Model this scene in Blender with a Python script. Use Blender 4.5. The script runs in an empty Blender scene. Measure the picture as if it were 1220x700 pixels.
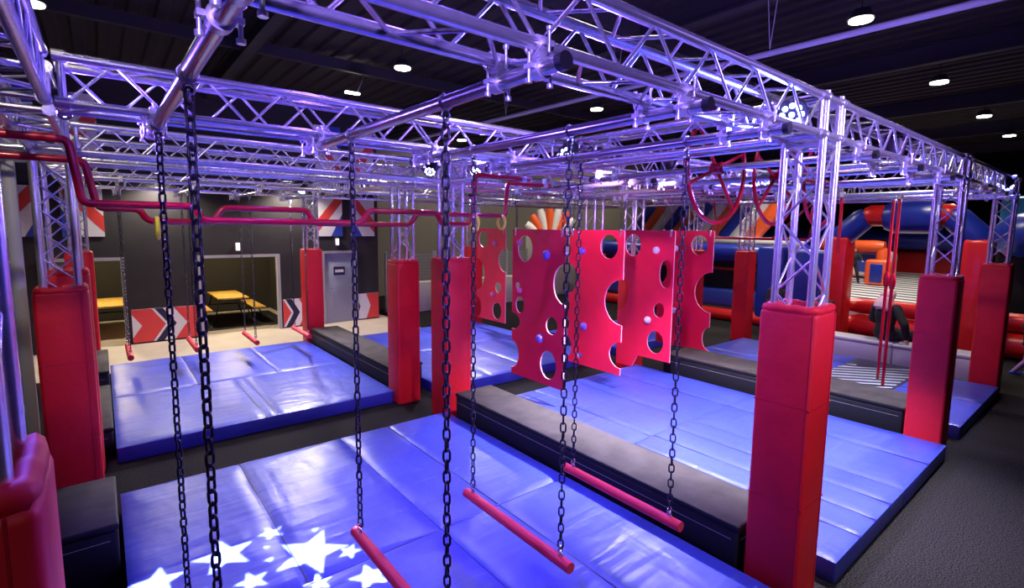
import bpy, bmesh, math, random
from mathutils import Vector, Matrix
random.seed(7)
S = bpy.context.scene
COL = S.collection
PI = math.pi

# ------------------------------------------------------------------ camera
cd = bpy.data.cameras.new('camera'); cam = bpy.data.objects.new('camera', cd); COL.objects.link(cam)
S.camera = cam
cd.sensor_width = 36.0; cd.lens = 605.5 / 1220 * 36.0; cd.clip_start = 0.05; cd.clip_end = 200
cd.shift_y = -10.6 / 1220
def cam_rot(yaw, pitch, roll):
    a, b, r = (math.radians(v) for v in (yaw, pitch, roll))
    fw = Vector((math.sin(-a) * math.cos(b), math.cos(-a) * math.cos(b), -math.sin(b)))
    rt = Vector((math.cos(a), math.sin(a), 0)); up = rt.cross(fw)
    r2 = rt * math.cos(r) + up * math.sin(r); u2 = -rt * math.sin(r) + up * math.cos(r)
    return Matrix((r2, u2, -fw)).transposed()
cam.matrix_world = Matrix.Translation((0, 0, 2.75)) @ cam_rot(-38.98, 6.43, 0.627).to_4x4()

# ------------------------------------------------------------------ world + exposure
S.view_settings.view_transform = 'Standard'
S.view_settings.look = 'None'
S.view_settings.gamma = 1.0
S.view_settings.use_curve_mapping = False
S.view_settings.exposure = 0.0
W = bpy.data.worlds.new('hall_air'); S.world = W; W.use_nodes = True
W.node_tree.nodes['Background'].inputs[0].default_value = (0.10, 0.08, 0.30, 1)
W.node_tree.nodes['Background'].inputs[1].default_value = 0.05

VIOLET = (0.20, 0.10, 1.0); BLUE = (0.09, 0.10, 1.0); WARM = (1.0, 0.88, 0.72); PALE = (0.88, 0.84, 1.0); MAGENTA = (1.0, 0.12, 0.8)
def point(name, loc, power, color, radius=0.12):
    d = bpy.data.lights.new(name, 'POINT'); d.energy = power; d.color = color; d.shadow_soft_size = radius
    o = bpy.data.objects.new(name, d); COL.objects.link(o); o.location = loc; return o
def spot(name, loc, target, power, color, angle=70, blend=0.5, radius=0.08):
    d = bpy.data.lights.new(name, 'SPOT'); d.energy = power; d.color = color; d.shadow_soft_size = radius
    d.spot_size = math.radians(angle); d.spot_blend = blend
    o = bpy.data.objects.new(name, d); COL.objects.link(o); o.location = loc
    o.rotation_euler = (Vector(target) - Vector(loc)).to_track_quat('-Z', 'Y').to_euler(); return o
# tuning of the hall's lamps and the added fill lamps (built further down)
P_DOWN = 420        # warm ceiling downlights and the added warm fill spots
P_PAR = 420         # coloured LED cans, wide glow along the trusses
P_BEAM = 1000        # pale LED cans aimed at the mats
P_FILL = 75        # added violet fill for the trusses
P_ROOM = 170        # the snug behind the wall
P_WALL_FILL = 330        # added flood lamps on the back wall
P_GOBO = 30000      # star projector

# ------------------------------------------------------------------ materials
def mat(name, col, rough=0.5, metal=0.0, bump=None, var=None, speckle=False, emit=None, coat=0.0, spec=None):
    m = bpy.data.materials.new(name); m.use_nodes = True
    nt = m.node_tree; b = nt.nodes['Principled BSDF']
    b.inputs['Base Color'].default_value = (*col, 1); b.inputs['Roughness'].default_value = rough
    b.inputs['Metallic'].default_value = metal
    if coat: b.inputs['Coat Weight'].default_value = coat
    if spec is not None: b.inputs['Specular IOR Level'].default_value = spec
    tc = nt.nodes.new('ShaderNodeTexCoord')
    if var:                                   # (scale, amount): soft blotchy colour variation of the material itself
        n = nt.nodes.new('ShaderNodeTexNoise'); n.inputs['Scale'].default_value = var[0]; n.inputs['Detail'].default_value = 4
        nt.links.new(tc.outputs['Object'], n.inputs['Vector'])
        r = nt.nodes.new('ShaderNodeMix'); r.data_type = 'RGBA'
        r.inputs['A'].default_value = (*[c * (1 - var[1]) for c in col], 1)
        r.inputs['B'].default_value = (*[min(1, c * (1 + var[1])) for c in col], 1)
        mr = nt.nodes.new('ShaderNodeMapRange'); mr.inputs['From Min'].default_value = .42 if speckle else .25; mr.inputs['From Max'].default_value = .66 if speckle else .75
        nt.links.new(n.outputs['Fac'], mr.inputs['Value']); nt.links.new(mr.outputs['Result'], r.inputs['Factor']); nt.links.new(r.outputs['Result'], b.inputs['Base Color'])
    if bump:                                  # (scale, strength, distance)
        n2 = nt.nodes.new('ShaderNodeTexNoise'); n2.inputs['Scale'].default_value = bump[0]; n2.inputs['Detail'].default_value = 3
        n2.inputs['Distortion'].default_value = bump[3] if len(bump) > 3 else 0.0
        nt.links.new(tc.outputs['Object'], n2.inputs['Vector'])
        bp = nt.nodes.new('ShaderNodeBump'); bp.inputs['Strength'].default_value = bump[1]; bp.inputs['Distance'].default_value = bump[2]
        nt.links.new(n2.outputs['Fac'], bp.inputs['Height']); nt.links.new(bp.outputs['Normal'], b.inputs['Normal'])
    if emit:
        b.inputs['Emission Color'].default_value = (*emit[0], 1); b.inputs['Emission Strength'].default_value = emit[1]
    return m
def wrinkle_mat(name, col, rough):
    """taut vinyl with stretched wrinkles running in two directions"""
    m = mat(name, col, rough, var=(1.3, 0.20), spec=.36); nt = m.node_tree; b = nt.nodes['Principled BSDF']; tc = nt.nodes.new('ShaderNodeTexCoord')
    hs = []
    for sc, rot, amp in (((.7, 4.5, 1), .25, .6), ((3.2, .8, 1), -.35, .4), ((2.2, 2.2, 1), 0, .5)):
        mp = nt.nodes.new('ShaderNodeMapping'); mp.inputs['Scale'].default_value = sc; mp.inputs['Rotation'].default_value = (0, 0, rot)
        n = nt.nodes.new('ShaderNodeTexNoise'); n.inputs['Scale'].default_value = 1.3; n.inputs['Detail'].default_value = 2.5; n.inputs['Distortion'].default_value = .5
        nt.links.new(tc.outputs['Object'], mp.inputs['Vector']); nt.links.new(mp.outputs['Vector'], n.inputs['Vector'])
        k = nt.nodes.new('ShaderNodeMath'); k.operation = 'MULTIPLY'; k.inputs[1].default_value = amp; nt.links.new(n.outputs['Fac'], k.inputs[0]); hs.append(k)
    a = nt.nodes.new('ShaderNodeMath'); a.operation = 'ADD'; nt.links.new(hs[0].outputs[0], a.inputs[0]); nt.links.new(hs[1].outputs[0], a.inputs[1])
    c = nt.nodes.new('ShaderNodeMath'); c.operation = 'ADD'; nt.links.new(a.outputs[0], c.inputs[0]); nt.links.new(hs[2].outputs[0], c.inputs[1])
    bp = nt.nodes.new('ShaderNodeBump'); bp.inputs['Strength'].default_value = .55; bp.inputs['Distance'].default_value = .045
    nt.links.new(c.outputs[0], bp.inputs['Height']); nt.links.new(bp.outputs['Normal'], b.inputs['Normal'])
    return m
M = dict(
    alu=mat('aluminium', (0.84, 0.84, 0.88), 0.27, 0.82, var=(30, 0.12)),
    steel=mat('galvanised_pipe', (0.58, 0.57, 0.62), 0.24, 0.82, var=(18, 0.15)),
    clamp=mat('clamp_metal', (0.85, 0.85, 0.88), 0.32, 0.7),
    chain=mat('black_chain', (0.035, 0.035, 0.045), 0.32, 0.6),
    shackle=mat('zinc_shackle', (0.8, 0.8, 0.82), 0.25, 0.9),
    pad=mat('red_vinyl', (0.66, 0.010, 0.022), 0.52, spec=.35, bump=(5, 0.35, 0.03), var=(3, 0.10)),
    padseam=mat('red_vinyl_seam', (0.45, 0.006, 0.02), 0.5),
    mat=wrinkle_mat('blue_vinyl', (0.046, 0.066, 0.46), 0.38),
    matside=mat('blue_vinyl_side', (0.025, 0.03, 0.34), 0.45, bump=(6, 0.3, 0.03)),
    matseam=mat('mat_seam', (0.012, 0.016, 0.12), 0.6),
    stripe=mat('mat_stripe', (0.62, 0.66, 0.80), 0.45),
    navy=mat('navy', (0.012, 0.012, 0.06), 0.5),
    block=mat('black_foam_vinyl', (0.008, 0.008, 0.012), 0.6, spec=.25, bump=(60, 0.15, 0.004)),
    blocktop=mat('mottled_brown_grey_top', (0.058, 0.048, 0.048), 0.85, spec=.3, bump=(140, 0.3, 0.004), var=(4, 0.35)),  # lid top paler and browner than the black body, mottled
    carpet=mat('dark_carpet', (0.024, 0.022, 0.025), 0.95, var=(85, 0.75), speckle=True, spec=.08),
    beige=mat('beige_floor', (0.66, 0.58, 0.47), 0.55, var=(2, 0.08)),
    board=mat('red_painted_board', (0.80, 0.008, 0.062), 0.5, var=(2.5, 0.10)),
    boardedge=mat('board_edge', (0.85, 0.35, 0.45), 0.6),
    redpipe=mat('red_pipe_paint', (0.45, 0.006, 0.024), 0.24, coat=0.3),
    bar=mat('red_foam_bar', (0.85, 0.035, 0.06), 0.5),
    barend=mat('red_foam_end', (0.60, 0.03, 0.04), 0.7),
    yellow=mat('yellow_ring', (1.0, 0.86, 0.06), 0.4),
    holdp=mat('purple_hold', (0.16, 0.10, 0.62), 0.5), holdw=mat('white_hold', (0.72, 0.66, 0.72), 0.5), holdr=mat('pink_hold', (0.72, 0.18, 0.34), 0.5),
    wall=mat('charcoal_wall', (0.030, 0.027, 0.032), 0.85, bump=(60, 0.1, 0.003), var=(3, 0.15)),
    wallolive=mat('olive_wall', (0.20, 0.185, 0.155), 0.9),
    dark=mat('black_paint', (0.008, 0.008, 0.010), 0.8),
    snug=mat('snug_wall', (0.030, 0.026, 0.020), 0.9),
    ceil=mat('dark_roof_deck', (0.017, 0.012, 0.011), 0.85),
    beam=mat('roof_beam', (0.018, 0.016, 0.018), 0.7),
    frame=mat('grey_frame', (0.42, 0.42, 0.46), 0.5),
    door=mat('blue_grey_door', (0.30, 0.33, 0.44), 0.5),
    wood=mat('yellow_pine', (0.78, 0.46, 0.09), 0.5, var=(8, 0.2)),
    white=mat('white_print', (0.82, 0.82, 0.84), 0.5), red=mat('red_print', (0.78, 0.06, 0.05), 0.5), blue=mat('blue_print', (0.03, 0.07, 0.48), 0.5),
    cream=mat('cream_foam', (0.66, 0.62, 0.56), 0.6), bench=mat('lilac_grey_vinyl', (0.50, 0.49, 0.60), 0.5, bump=(6, 0.2, 0.02)),
    mesh=mat('grey_net', (0.26, 0.26, 0.27), 0.8),
    infr=mat('inflatable_red', (0.68, 0.012, 0.016), 0.32, bump=(4, 0.3, 0.04)), infb=mat('inflatable_blue', (0.012, 0.03, 0.34), 0.32, bump=(4, 0.3, 0.04)),
    infw=mat('inflatable_white', (0.78, 0.78, 0.80), 0.4), info=mat('inflatable_orange', (0.85, 0.12, 0.03), 0.35), inft=mat('inflatable_teal', (0.03, 0.30, 0.48), 0.4),
    lens=mat('led_lens', (0.8, 0.9, 1), 0.3, emit=((0.62, 0.74, 1.0), 14)),
    lens2=mat('led_lens_dim', (0.6, 0.6, 1), 0.3, emit=((0.55, 0.55, 1.0), 6)),
    lamp=mat('downlight_diffuser', (1, 1, 0.95), 0.4, emit=((1.0, 0.93, 0.78), 22)),
    exitlamp=mat('bulkhead_lens', (0.9, 0.9, 0.9), 0.4, emit=((1, 0.97, 0.9), 1.2)),
    blackplastic=mat('black_plastic', (0.015, 0.015, 0.018), 0.45),
    skin=mat('skin', (0.60, 0.36, 0.27), 0.55), jacket=mat('black_cloth', (0.012, 0.012, 0.016), 0.8, bump=(30, 0.4, 0.01)),
    trousers=mat('dark_trousers', (0.02, 0.02, 0.03), 0.85), purple=mat('purple_leggings', (0.30, 0.13, 0.42), 0.7),
    hairblond=mat('pale_pink_hair', (0.86, 0.62, 0.62), 0.6, bump=(60, 0.5, 0.01)), hairdark=mat('dark_hair', (0.02, 0.014, 0.012), 0.6, bump=(60, 0.5, 0.01)),
    shoe=mat('blue_shoe', (0.04, 0.09, 0.75), 0.5), shoeblack=mat('black_shoe', (0.01, 0.01, 0.012), 0.5), eye=mat('eye_dark', (0.02, 0.015, 0.01), 0.3), lip=mat('lip', (0.45, 0.18, 0.15), 0.5),
)

# ------------------------------------------------------------------ mesh builder
class MB:
    def __init__(s): s.v = []; s.f = []; s.sm = []; s.mi = []
    def add(s, vs, fs, smooth=False, mi=0):
        b = len(s.v); s.v += [tuple(v) for v in vs]
        for f in fs: s.f.append([b + i for i in f]); s.sm.append(smooth); s.mi.append(mi)
    def box(s, a, b, mi=0):
        x0, y0, z0 = a; x1, y1, z1 = b
        s.add([(x0,y0,z0),(x1,y0,z0),(x1,y1,z0),(x0,y1,z0),(x0,y0,z1),(x1,y0,z1),(x1,y1,z1),(x0,y1,z1)],
              [(0,3,2,1),(4,5,6,7),(0,1,5,4),(1,2,6,5),(2,3,7,6),(3,0,4,7)], False, mi)
    def rbox(s, a, b, r=0.02, seg=2, mi=0):
        bm = bmesh.new(); bmesh.ops.create_cube(bm, size=1)
        c = [(p + q) / 2 for p, q in zip(a, b)]; d = [q - p for p, q in zip(a, b)]
        for v in bm.verts: v.co = Vector((c[0] + v.co.x * d[0], c[1] + v.co.y * d[1], c[2] + v.co.z * d[2]))
        bmesh.ops.bevel(bm, geom=bm.edges[:], offset=r, segments=seg, profile=0.5, affect='EDGES')
        bm.verts.index_update(); s.add([v.co for v in bm.verts], [[v.index for v in f.verts] for f in bm.faces], True, mi); bm.free()
    def ring(s, c, u, w, r, n): return [c + (u * math.cos(2*PI*i/n) + w * math.sin(2*PI*i/n)) * r for i in range(n)]
    def tube(s, p, q, r, n=8, r2=None, caps=True, mi=0):
        p = Vector(p); q = Vector(q); d = (q - p).normalized()
        u = d.orthogonal().normalized(); w = d.cross(u); r2 = r if r2 is None else r2
        A = s.ring(p, u, w, r, n); B = s.ring(q, u, w, r2, n)
        s.add(A + B, [(i, (i+1) % n, n + (i+1) % n, n + i) for i in range(n)], True, mi)
        if caps: s.add(A + B, [tuple(range(n))[::-1], tuple(range(n, 2*n))], False, mi)
    def path(s, pts, r, n=8, closed=False, mi=0, caps=True):
        pts = [Vector(p) for p in pts]; m = len(pts); rings = []; u = None
        for i, p in enumerate(pts):
            if closed: d = (pts[(i+1) % m] - pts[i-1]).normalized()
            else: d = (pts[min(i+1, m-1)] - pts[max(i-1, 0)]).normalized()
            if u is None: u = d.orthogonal().normalized()
            u = (u - d * u.dot(d)); u = u.normalized() if u.length > 1e-6 else d.orthogonal().normalized()
            rings.append(s.ring(p, u, d.cross(u), r if not callable(r) else r(i / max(1, m-1)), n))
        V = [v for R in rings for v in R]; F = []
        for k in range(m if closed else m - 1):
            k2 = (k + 1) % m
            for i in range(n): F.append((k*n+i, k*n+(i+1) % n, k2*n+(i+1) % n, k2*n+i))
        s.add(V, F, True, mi)
        if not closed and caps: s.add(rings[0] + rings[-1], [tuple(range(n))[::-1], tuple(range(n, 2*n))], False, mi)
    def torus(s, c, ax, R, r, n=24, m=8, mi=0):
        ax = Vector(ax).normalized(); u = ax.orthogonal().normalized(); w = ax.cross(u); c = Vector(c)
        s.path([c + (u*math.cos(2*PI*i/n) + w*math.sin(2*PI*i/n))*R for i in range(n)], r, m, True, mi)
    def ball(s, c, r, n=10, m=7, mi=0):
        if not hasattr(r, '__len__'): r = (r, r, r)
        V = []; F = []
        for j in range(m + 1):
            t = PI * j / m
            for i in range(n):
                a = 2*PI*i/n; V.append((c[0]+r[0]*math.sin(t)*math.cos(a), c[1]+r[1]*math.sin(t)*math.sin(a), c[2]+r[2]*math.cos(t)))
        for j in range(m):
            for i in range(n): F.append((j*n+i, (j+1)*n+i, (j+1)*n+(i+1) % n, j*n+(i+1) % n))
        s.add(V, F, True, mi)
    def poly(s, pts, mi=0): s.add(pts, [tuple(range(len(pts)))], False, mi)
    def mesh(s, name, mats):
        me = bpy.data.meshes.new(name); me.from_pydata(s.v, [], s.f); 
        for m in (mats if isinstance(mats, (list, tuple)) else [mats]): me.materials.append(m)
        me.polygons.foreach_set('use_smooth', s.sm); me.polygons.foreach_set('material_index', s.mi); me.update()
        return me
    def build(s, name, mats, parent=None): return put(name, s.mesh(name, mats), parent)
def put(name, me, parent=None, loc=None):
    o = bpy.data.objects.new(name, me); COL.objects.link(o)
    if parent is not None: o.parent = parent
    if loc is not None: o.location = loc
    return o
def tag(o, label=None, cat=None, group=None, kind=None):
    if label: o['label'] = label
    if cat: o['category'] = cat
    if group: o['group'] = group
    if kind: o['kind'] = kind
    return o
def thing(name, loc, label, cat, group=None, rz=0.0):
    o = bpy.data.objects.new(name, None); COL.objects.link(o); o.empty_display_size = 0.1
    o.location = loc; o.rotation_euler = (0, 0, rz); return tag(o, label, cat, group, 'thing')
def copy_tree(o, parent=None):
    c = o.copy(); COL.objects.link(c)
    if parent is not None: c.parent = parent
    for ch in list(o.children): copy_tree(ch, c)
    return c
def struct(name, mb, m): return tag(mb.build(name, m), kind='structure')
def arc(cx, cy, r, a0, a1, n): return [(cx + r*math.cos(math.radians(a0+(a1-a0)*i/n)), cy + r*math.sin(math.radians(a0+(a1-a0)*i/n))) for i in range(n+1)]

# ------------------------------------------------------------------ the hall
b = MB(); b.box((-7, -6, -0.3), (34, 11.75, 0)); b.box((6.7, 11.75, -0.3), (34, 19, 0)); struct('floor', b, M['carpet'])
b = MB(); b.box((-7, 11.75, -0.3), (6.7, 19, 0.002)); struct('floor_back', b, M['beige'])
# corrugated roof deck
b = MB(); V = []; F = []; n = 0; zs = (0, 0, .05, .05); prof = []
x = -7.0
while x < 34:
    prof += [(x, 6.05), (x+.14, 6.05), (x+.18, 6.10), (x+.32, 6.10)]; x += .36
for px, pz in prof: V += [(px, -6, pz), (px, 19, pz)]
for i in range(len(prof)-1): F.append((2*i, 2*i+1, 2*i+3, 2*i+2))
b.add(V, F); b.box((-7, -6, 6.2), (34, 19, 6.4)); struct('ceiling', b, M['ceil'])
for k, x in enumerate((-2.4, 2.2, 6.9, 11.6, 16.3, 21, 25.7)):
    b = MB(); b.box((x-.09, -6, 5.70), (x+.09, 19, 5.73)); b.box((x-.012, -6, 5.73), (x+.012, 19, 6.02)); b.box((x-.09, -6, 6.02), (x+.09, 19, 6.05))
    struct('trim_beam_%d' % (k+1), b, M['beam'])
for k, y in enumerate((0.6, 5.4, 10.2)):
    b = MB(); b.box((-7, y-.05, 5.78), (34, y+.05, 5.98)); struct('trim_purlin_%d' % (k+1), b, M['beam'])
YW = 14.3
b = MB()      # back wall with two openings and a doorway
for x0, x1, z0, z1 in ((-7,-1.0,0,6.05),(-1.0,.39,1.98,6.05),(.39,1.80,0,6.05),(1.80,3.66,1.98,6.05),(3.66,4.83,0,6.05),(4.83,5.69,1.98,6.05),(5.69,6.42,0,6.05)):
    b.box((x0, YW, z0), (x1, YW+.15, z1))
struct('wall_back', b, M['wall'])
b = MB(); b.box((6.27, YW+.15, 0), (6.42, 19, 6.05)); struct('wall_snug_end', b, M['dark'])
b = MB(); b.box((-7, 18.2, 0), (6.27, 18.35, 2.7)); b.box((-7, YW+.15, 2.55), (6.27, 18.2, 2.7)); b.box((.9, YW+.15, 0), (1.05, 18.2, 2.55)); b.box((4.3, YW+.15, 0), (4.45, 18.2, 2.55)); struct('wall_snug', b, M['snug'])
b = MB(); b.box((6.42, 18.85, 0), (34, 19, 6.05)); struct('wall_rear', b, M['wallolive'])
b = MB(); b.box((33.85, -6, 0), (34, 18.85, 6.05)); struct('wall_far', b, M['dark'])
b = MB(); b.box((-7, -6, 0), (-6.85, 18.35, 6.05)); struct('wall_left', b, M['wall'])
b = MB(); b.box((-6.85, -6, 0), (33.85, -5.85, 6.05)); struct('wall_front', b, M['dark'])
def opening(name, x0, x1, zt):
    b = MB(); t = .07
    b.box((x0, YW-.03, 0), (x0+t, YW+.15, zt)); b.box((x1-t, YW-.03, 0), (x1, YW+.15, zt)); b.box((x0+t, YW-.03, zt-t), (x1-t, YW+.15, zt))
    return struct(name, b, M['frame'])
opening('trim_1', -1.0, .39, 2.0); opening('trim_2', 1.80, 3.66, 2.0)
b = MB(); b.box((4.76, YW-.03, 0), (4.83, YW+.15, 2.05)); b.box((5.69, YW-.03, 0), (5.76, YW+.15, 2.05)); b.box((4.83, YW-.03, 1.98), (5.69, YW+.15, 2.05))
fr = struct('door_1', b, M['frame'])
b = MB(); b.rbox((4.84, YW+.01, .01), (5.68, YW+.06, 1.975), .004, 1); lf = b.build('door_leaf', M['door'], fr)
b = MB(); b.box((4.92, YW-.06, .98), (5.04, YW-.04, 1.0)); b.box((4.92, YW-.04, .98), (4.94, YW+.01, 1.0)); b.build('door_handle', M['shackle'], lf)
b = MB(); b.box((5.08, YW-.01, 1.36), (5.40, YW+.01, 1.60), 0); b.box((5.12, YW-.014, 1.44), (5.36, YW-.01, 1.52), 1)
tag(b.build('door_sign', [M['navy'], M['white']]), 'small dark blue sign with white bar on grey door', 'sign', kind='thing')
for x, z, lab in ((5.2, 2.3, 'small white bulkhead lamp on wall above grey door'), (2.68, 2.2, 'small white bulkhead lamp above wide opening to wooden tables')):
    t = thing('bulkhead_lamp', (x, YW, z), lab, 'lamp')
    b = MB(); b.rbox((-.05, -.05, -.10), (.05, 0, .10), .012); b.build('housing', M['white'], t)
    b = MB(); b.rbox((-.035, -.065, -.08), (.035, -.045, .08), .008); b.build('lens', M['exitlamp'], t)

# printed boards on the back wall
def clip_poly(pts, x0, x1, z0, z1):
    def cl(ps, f):
        out = []
        for i in range(len(ps)):
            a, c = ps[i-1], ps[i]; fa, fc = f(a), f(c)
            if (fa >= 0) != (fc >= 0):
                t = fa / (fa - fc); out.append((a[0]+(c[0]-a[0])*t, a[1]+(c[1]-a[1])*t))
            if fc >= 0: out.append(c)
        return out
    for f in (lambda p: p[0]-x0, lambda p: x1-p[0], lambda p: p[1]-z0, lambda p: z1-p[1]):
        if pts: pts = cl(pts, f)
    return pts
def print_board(name, x0, x1, z0, z1, layers, label, cat, y=YW, mats=None, parent=None):
    b = MB(); b.box((x0, y-.022, z0), (x1, y-.002, z1), 0); d = .023
    for mi, pts in layers:
        pp = clip_poly(pts, x0, x1, z0, z1)
        if len(pp) > 2: b.poly([(p[0], y-d, p[1]) for p in pp], mi); d += .001
    o = b.build(name, mats or [M['white'], M['red'], M['navy'], M['blue']], parent)
    if parent is None: tag(o, label, cat, kind='thing')
    return o
def chev(x0, x1, z0, z1, bands):
    w = x1 - x0; zm = (z0+z1)/2; L = []
    for mi, e in bands:      # everything right of the chevron edge e takes material mi
        L.append((mi, [(x0+e*w-.001, z0), (x0+e*w+.17*w*1.2, zm), (x0+e*w-.001, z1), (x1+1, z1), (x1+1, z0)]))
    return L
print_board('arrow_board', .45, 1.71, .04, .80, chev(.45, 1.71, .04, .8, [(1, -.06), (0, .30), (2, .345), (0, .47), (1, .64)]), 'wide white board with red and navy arrows between two openings', 'arrow board')
print_board('arrow_board', 3.70, 4.70, .04, .78, chev(3.70, 4.70, .04, .78, [(1, -.3), (0, .0), (2, .06), (0, .22), (1, .40)]), 'white board with navy arrow beside the red pad near grey door', 'arrow board')
print_board('arrow_board', 5.78, 6.40, .04, .78, chev(5.78, 6.40, .04, .78, [(2, -.6), (0, -.12), (1, .38)]), 'small red and white arrow board right of the grey door', 'arrow board')
def flag_mural(xl, label):
    t = thing('flag_mural', (0, YW, 0), label, 'mural')
    for x0, x1, sx in ((xl, xl+.70, 1), (xl+.95, xl+1.65, -1)):
        for z0, z1, sz in ((2.46, 3.50, 1), (4.18, 5.45, -1)):
            def q(u, v): return ((x0 + u*(x1-x0)) if sx > 0 else (x1 - u*(x1-x0)), (z0 + v*(z1-z0)) if sz > 0 else (z1 - v*(z1-z0)))
            L = [(3, [q(.52, -.02), q(1.02, -.02), q(1.02, .62)]), (1, [q(-.05, .05), q(-.05, .38), q(.72, 1.02), q(1.02, 1.02), q(1.02, .92)])]
            o = print_board('mural_panel', x0, x1, z0, z1, L, None, None, 0, parent=t)
flag_mural(4.66, 'four panel red white and blue flag mural above the grey door')
flag_mural(-1.56, 'four panel red white and blue flag mural on wall at far left')

# snug tables
def picnic(x, y, rz, label):
    t = thing('picnic_table', (x, y, 0), label, 'table', rz=rz)
    b = MB(); b.rbox((-.38, -.9, .72), (.38, .9, .765), .008); b.build('table_top', M['wood'], t)
    for s in (-1, 1):
        b = MB(); b.rbox((s*.66-.15, -.9, .42), (s*.66+.15, .9, .46), .008); b.build('bench_seat', M['wood'], t)
    for yy in (-.68, .68):
        b = MB()
        b.path([(-.78, yy, .02), (-.66, yy, .42)], .018, 6); b.path([(.78, yy, .02), (.66, yy, .42)], .018, 6)
        b.path([(-.5, yy, .02), (-.28, yy, .72)], .018, 6); b.path([(.5, yy, .02), (.28, yy, .72)], .018, 6); b.path([(-.78, yy, .40), (.78, yy, .40)], .018, 6)
        b.build('leg_frame', M['blackplastic'], t)
    return t
picnic(2.75, 16.4, 0, 'yellow wooden picnic table with benches inside the wide opening')
picnic(.05, 16.4, 0, 'yellow wooden picnic table inside the narrow opening at left')
b = MB(); b.box((1.7, 15.0, .002), (4.1, 17.6, .012)); tag(b.build('floor_rug', M['dark']), 'dark rug under the picnic table in wide opening', 'rug', kind='thing')
for x, y in ((2.7, 16.3), (0, 16.3)):
    t = thing('pendant_lamp', (x, y, 2.55), 'small ceiling lamp over the picnic table in the %s opening' % ('wide' if x > 1 else 'narrow'), 'lamp')
    b = MB(); b.tube((0, 0, -.05), (0, 0, 0), .12, 16); b.build('housing', M['white'], t)
    b = MB(); b.tube((0, 0, -.06), (0, 0, -.05), .10, 16); b.build('diffuser', M['exitlamp'], t)
    point('snug_light', (x, y-.2, 2.35), P_ROOM, (1, .8, .5), .1)

# ------------------------------------------------------------------ padded truss columns
ZB, ZT, H = 3.383, 3.620, 0.12       # chord axis heights, half spacing
R_CH, R_LA = 0.025, 0.009
def lattice_pts(length, pitch):
    n = max(2, round(length / pitch)); return [(i * length / n) for i in range(n + 1)]
def zigzag(b, P, Q, off, pitch, r=R_LA, phase=0):
    """diagonal lacing between two parallel chords: P->P+d and the same shifted by off"""
    P = Vector(P); d = Vector(Q) - P; L = d.length; d.normalize(); off = Vector(off); ts = lattice_pts(L, pitch)
    for i in range(len(ts)-1):
        a = P + d*ts[i]; c = P + d*ts[i+1]
        if (i + phase) % 2: a = a + off
        else: c = c + off
        b.tube(a, c, r, 6, caps=False)
col_cache = {}
def column(x, y, label, hp=2.245, w=.19, cat='padded column'):
    t = thing('padded_truss_column', (x, y, 0), label, cat, 'padded truss columns of the course')
    key = (hp, w)
    if key not in col_cache:
        c = {}
        b = MB(); r = .035                                # foam pad: square tube, open on top, with a slot seam
        bm = bmesh.new()
        ns = 7
        b.rbox((-w, -w, 0.0), (w, w, hp-.05), .03, 3)
        # soft rolled lip
        lip = []
        for i in range(4):
            a = [(-w+r, -w+r), (w-r, -w+r), (w-r, w-r), (-w+r, w-r)][i]; e = [(-w+r, -w+r), (w-r, -w+r), (w-r, w-r), (-w+r, w-r)][(i+1) % 4]
            k = 8; lip += [(a[0]+(e[0]-a[0])*j/k, a[1]+(e[1]-a[1])*j/k, hp-r-.006+.006*math.sin(j*2.1+i)) for j in range(k)]
        b.path(lip, r, 8, True); bm.free()
        c['foam_pad'] = b.mesh('foam_pad', M['pad'])
        b = MB()
        for zz in (hp*.36, hp*.68):
            b.box((-w-.002, -w-.002, zz-.003), (w+.002, w+.002, zz+.003))
        b.box((w*.70, -w-.003, .02), (w*.70+.006, -w+.01, hp-.06))
        b.box((-w-.003, -w*.9, .02), (-w+.01, -w*.9+.006, hp-.06))
        c['pad_seam'] = b.mesh('pad_seam', M['padseam'])
        for k, (sx, sy) in enumerate(((-1,-1),(1,-1),(1,1),(-1,1))):
            b = MB(); b.tube((sx*H, sy*H, hp-.3), (sx*H, sy*H, ZT+.04), R_CH, 10); c['chord%d' % k] = b.mesh('chord', M['alu'])
        for k, (p, off) in enumerate((((-H,-H), (2*H,0,0)), ((H,-H), (0,2*H,0)), ((H,H), (-2*H,0,0)), ((-H,H), (0,-2*H,0)))):
            b = MB(); zigzag(b, (p[0], p[1], hp-.18), (p[0], p[1], ZB-.06), off, .235, phase=k % 2)
            b.tube((p[0], p[1], ZB-.06), Vector((p[0], p[1], ZB-.06)) + Vector(off), .012, 6)
            c['lacing%d' % k] = b.mesh('lacing', M['alu'])
        for k, z in enumerate((ZB, ZT)):                     # box node on top: a lower and an upper frame
            b = MB()
            for q in (-1, 1): b.tube((-H-.03, q*H, z), (H+.03, q*H, z), R_CH, 8); b.tube((q*H, -H-.03, z), (q*H, H+.03, z), R_CH, 8)
            b.tube((-H, -H, z), (H, H, z), R_LA, 6)
            for sx in (-1, 1):
                for sy in (-1, 1): b.ball((sx*H, sy*H, z), .036, 8, 6)
            c['corner_frame%d' % k] = b.mesh('corner_frame', M['alu'])
        col_cache[key] = c
    for k, me in col_cache[key].items(): put(k.rstrip('0123456789'), me, t)
    for ch in t.children:
        if ch.name.startswith('pad_seam'): ch.parent = [q for q in t.children if q.name.startswith('foam_pad')][0]
    return t
XS = (-.30, 3.87, 7.99, 11.80); Y1, YM, Y2 = 1.51, 3.79, 6.17; Y3, YN, Y4 = 7.18, 9.40, 11.60
column(3.87, Y1, 'tall red padded truss column nearest the camera at right, beside a black block end')
column(7.99, Y1, 'red padded truss column on right edge, second along the dark carpet aisle')
column(11.80, Y1, 'red padded truss column on right edge, last and smallest along the aisle')
column(-.31, Y1, 'red padded truss column cut by the lower left corner of frame', w=.185, hp=2.24)
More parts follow.
